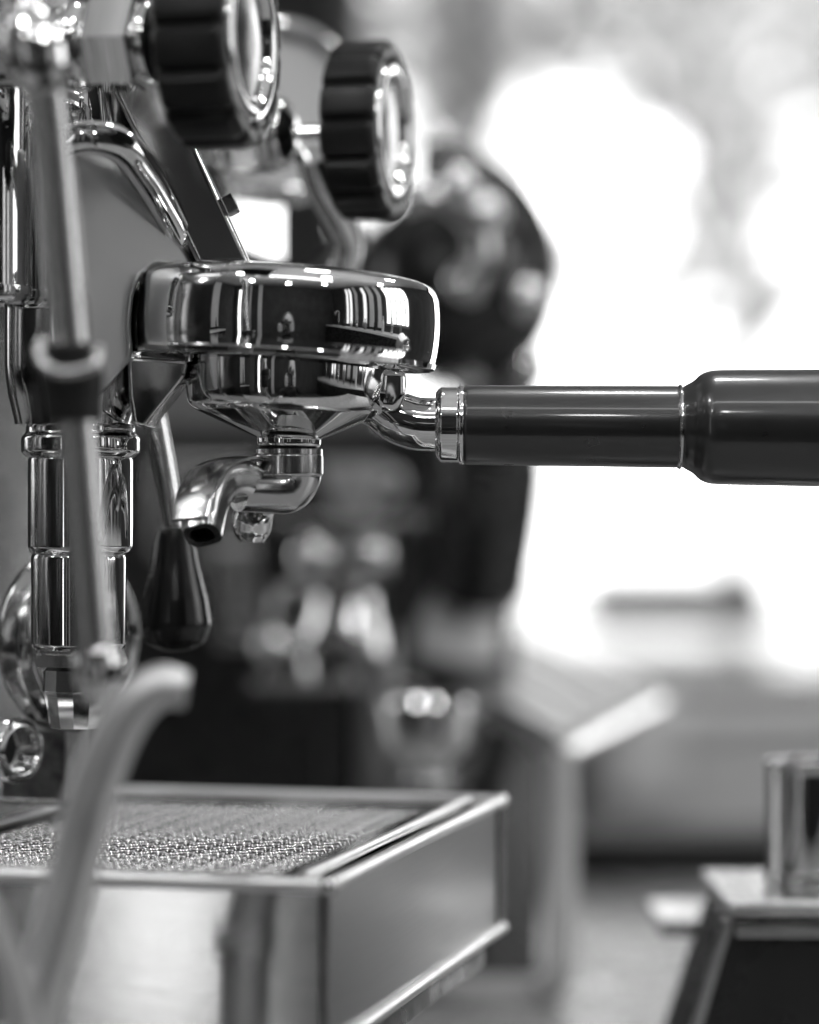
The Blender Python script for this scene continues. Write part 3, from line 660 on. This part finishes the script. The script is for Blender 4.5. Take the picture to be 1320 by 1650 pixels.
# things between the counters and on the window counter
tag(obj('bar_mat', hexa(Vector((.30, 1.93, ZCT + .014)), X * .21, Y * .045, Z * .0139, .004, 2), RUBBER), 'black rubber bar mat at the far edge of the counter', 'mat')
lc = thing('low_cabinet', (.75, 3.0, ZF), 'pale grey cabinet between the counter and the bright window', 'cabinet')
ztop = -(1150 - CY) / FPX * 2.9
obj('carcass', hexa(Vector((.85, 3.02, (ztop - .02 + ZF) / 2)), X * .65, Y * .12, Z * ((ztop - .02 - ZF) / 2), .004), PALE, lc)
obj('top', hexa(Vector((.85, 3.02, ztop - .009)), X * .66, Y * .13, Z * .009, .003), PALE, lc)
bg = thing('paper_bag', Vector((.255, 2.84, -.36)), 'crumpled white bag, a bright blur right of the slatted stand', 'bag')
obj('bag_body', hexa(P(1042, 1215, 2.8), X * .035, Y * .03, Z * .05, .015, 4), CERAM, bg)
gb_ = tag(obj('grey_box', hexa(P(1085, 968, 4.5) , X * .145, Y * .1, Z * .042, .01, 2), GREYBODY), 'low grey box on the window counter under the handle', 'box')

rn = random.Random(3)
for i in range(12):
    left = i >= 8
    x = (-2.3 if left else 2.3) + rn.uniform(-.1, .1); y = (-1.0 + (i - 8) * .45) if left else (-1.35 + i * .36)
    r = rn.uniform(.03, .055); h = rn.uniform(.12, .34); o = Vector((x, y, -.13))
    t = thing('bottle', o, 'bottle or canister on the counter beside the camera, seen only mirrored in the chrome', 'bottle', 'bottles mirrored in the chrome')
    m_ = [DARKBODY, PALE, STEEL, GREYBODY][i % 4]
    obj('body', lathe(fillet([(0, 0), (r, 0), (r, h * .6), (r * .4, h * .8), (r * .35, h), (0, h)], .01, 3), o, Z, 20), m_, t)
    obj('stopper', lathe([(0, h), (r * .42, h), (r * .42, h + .02), (0, h + .02)], o, Z, 16), BLACK, t)

# photographer behind the camera, mirrored small in the group head
SKINM = mat('skin', .42, .5, 0, .4, noise=(30, .08)); CLOTH = mat('dark_clothes', .03, .85, 0, .2, noise=(60, .3)); HAIR = mat('dark_hair', .03, .45, 0, .4, bump=(200, .4, (1, 1, .1)))
pe_ = thing('person', (0, -.36, ZF), 'person in dark clothes sitting behind the camera and holding it to one eye', 'person')
bv = [((0, -.38, -.64), .15), ((0, -.39, -.48), .14), ((0, -.37, -.32), .15), ((0, -.34, -.20), .11), ((0, -.31, -.13), .055), ((0, -.28, -.09), .05),
      ((-.17, -.34, -.21), .07), ((-.24, -.22, -.36), .05), ((-.13, -.10, -.16), .036), ((.17, -.34, -.21), .07), ((.25, -.22, -.34), .05), ((.13, -.11, -.10), .036),
      ((-.12, -.30, -.66), .10), ((-.16, .06, -.62), .075), ((-.16, .02, -1.08), .045), ((-.16, .14, -1.12), .035),
      ((.12, -.30, -.66), .10), ((.16, .06, -.62), .075), ((.16, .02, -1.08), .045), ((.16, .14, -1.12), .035)]
be = [(0, 1), (1, 2), (2, 3), (3, 4), (4, 5), (3, 6), (6, 7), (7, 8), (3, 9), (9, 10), (10, 11), (0, 12), (12, 13), (13, 14), (14, 15), (0, 16), (16, 17), (17, 18), (18, 19)]
me = bpy.data.meshes.new('clothed_body'); me.from_pydata([v for v, r in bv], be, []); me.materials.append(CLOTH)
bo = bpy.data.objects.new('clothed_body', me); COL.objects.link(bo); bo.parent = pe_; bo.location = -Vector((0, -.36, ZF))
bo.modifiers.new('skin', 'SKIN'); sd = bo.modifiers.new('sub', 'SUBSURF'); sd.levels = 2; sd.render_levels = 2
for i, (v, r) in enumerate(bv):
    me.skin_vertices[0].data[i].radius = (r, r); me.skin_vertices[0].data[i].use_root = i == 0
def ell(c, a, b, h, seg=32, f=None):
    mb = MB(); n = 18; v = []; fc = []
    for i in range(n + 1):
        p = math.pi * i / n
        for j in range(seg):
            t = 2 * math.pi * j / seg; q = Vector((math.sin(p) * math.cos(t), math.sin(p) * math.sin(t), math.cos(p)))
            if f: q = f(q)
            v.append(c + Vector((q.x * a, q.y * b, q.z * h)))
    for i in range(n):
        for j in range(seg): fc.append((i * seg + j, i * seg + (j + 1) % seg, (i + 1) * seg + (j + 1) % seg, (i + 1) * seg + j))
    return mb.add(v, fc)
hc = Vector((.035, -.235, .02))
def face(q):
    w = 1 - .28 * max(0, -q.z) ** 1.5
    nose = .22 * math.exp(-((q.x / .16) ** 2 + ((q.z + .12) / .2) ** 2)) if q.y > 0 else 0
    eyes = -.07 * math.exp(-(((abs(q.x) - .38) / .16) ** 2 + ((q.z - .05) / .12) ** 2)) if q.y > 0 else 0
    mouth = -.04 * math.exp(-((q.x / .28) ** 2 + ((q.z + .48) / .05) ** 2)) if q.y > 0 else 0
    return Vector((q.x * w, q.y * (w + nose + eyes + mouth), q.z))
hdd = obj('head', ell(hc, .075, .095, .115, 40, face), SKINM, pe_)
obj('hair', ell(hc + Vector((0, -.022, .02)), .084, .092, .112), HAIR, hdd)
for sx in (-1, 1): obj('ear', ell(hc + Vector((sx * .077, -.015, -.005)), .010, .018, .03, 16), SKINM, hdd)
def hand(px_, sx):
    mb = ell(Vector((px_, -.095, -.02)), .018, .03, .042, 20)
    for i in range(4):
        z = .018 - i * .018; L = (.052, .058, .054, .044)[i]
        tube([Vector((px_ + sx * .004, -.075, z - .012)), Vector((px_ - sx * .004, -.052, z - .012)), Vector((px_ - sx * .022, -.044, z - .013)), Vector((px_ - sx * L * .8, -.050, z - .014))], [.0095, .009, .0085, .007], 10, 4, mb=mb)
    tube([Vector((px_, -.11, .0)), Vector((px_ - sx * .012, -.122, .016)), Vector((px_ - sx * .03, -.124, .022))], [.011, .010, .008], 10, 4, mb=mb)
    return obj('hand', mb, SKINM, pe_)
hand(-.088, -1); hand(.088, 1)
pcx = thing('photo_camera', (0, -.075, -.05), 'black photo camera held up to the eye behind the view', 'camera')
obj('camera_body', hexa(Vector((0, -.085, 0)), X * .068, Y * .022, Z * .045, .006, 3), BLACK, pcx)
obj('prism_hump', hexa(Vector((0, -.088, .052)), X * .024, Y * .02, Z * .012, .005, 3), BLACK, pcx)
obj('lens_barrel', lathe(fillet([(0, 0), (.034, 0), (.036, .015), (.036, .034), (.031, .036), (.029, .030), (0, .026)], .002, 3), Vector((0, -.064, 0)), Y, 40), BLACK, pcx)
so = thing('stool', (0, -.4, ZF), 'round dark stool under the person behind the camera', 'stool')
obj('seat', lathe(fillet([(0, 0), (.17, 0), (.18, .012), (.18, .03), (.165, .04), (0, .04)], .008, 3), Vector((0, -.4, -.83)), Z, 40), BLACK, so)
for a in range(4):
    q = Vector((math.cos(a * 1.571 + .78), math.sin(a * 1.571 + .78), 0))
    obj('leg', tube([Vector((0, -.4, -.83)) + q * .11, Vector((0, -.4, -1.0)) + q * .13, Vector((0, -.4, ZF)) + q * .17], .012, 10, 2), STEEL, so)
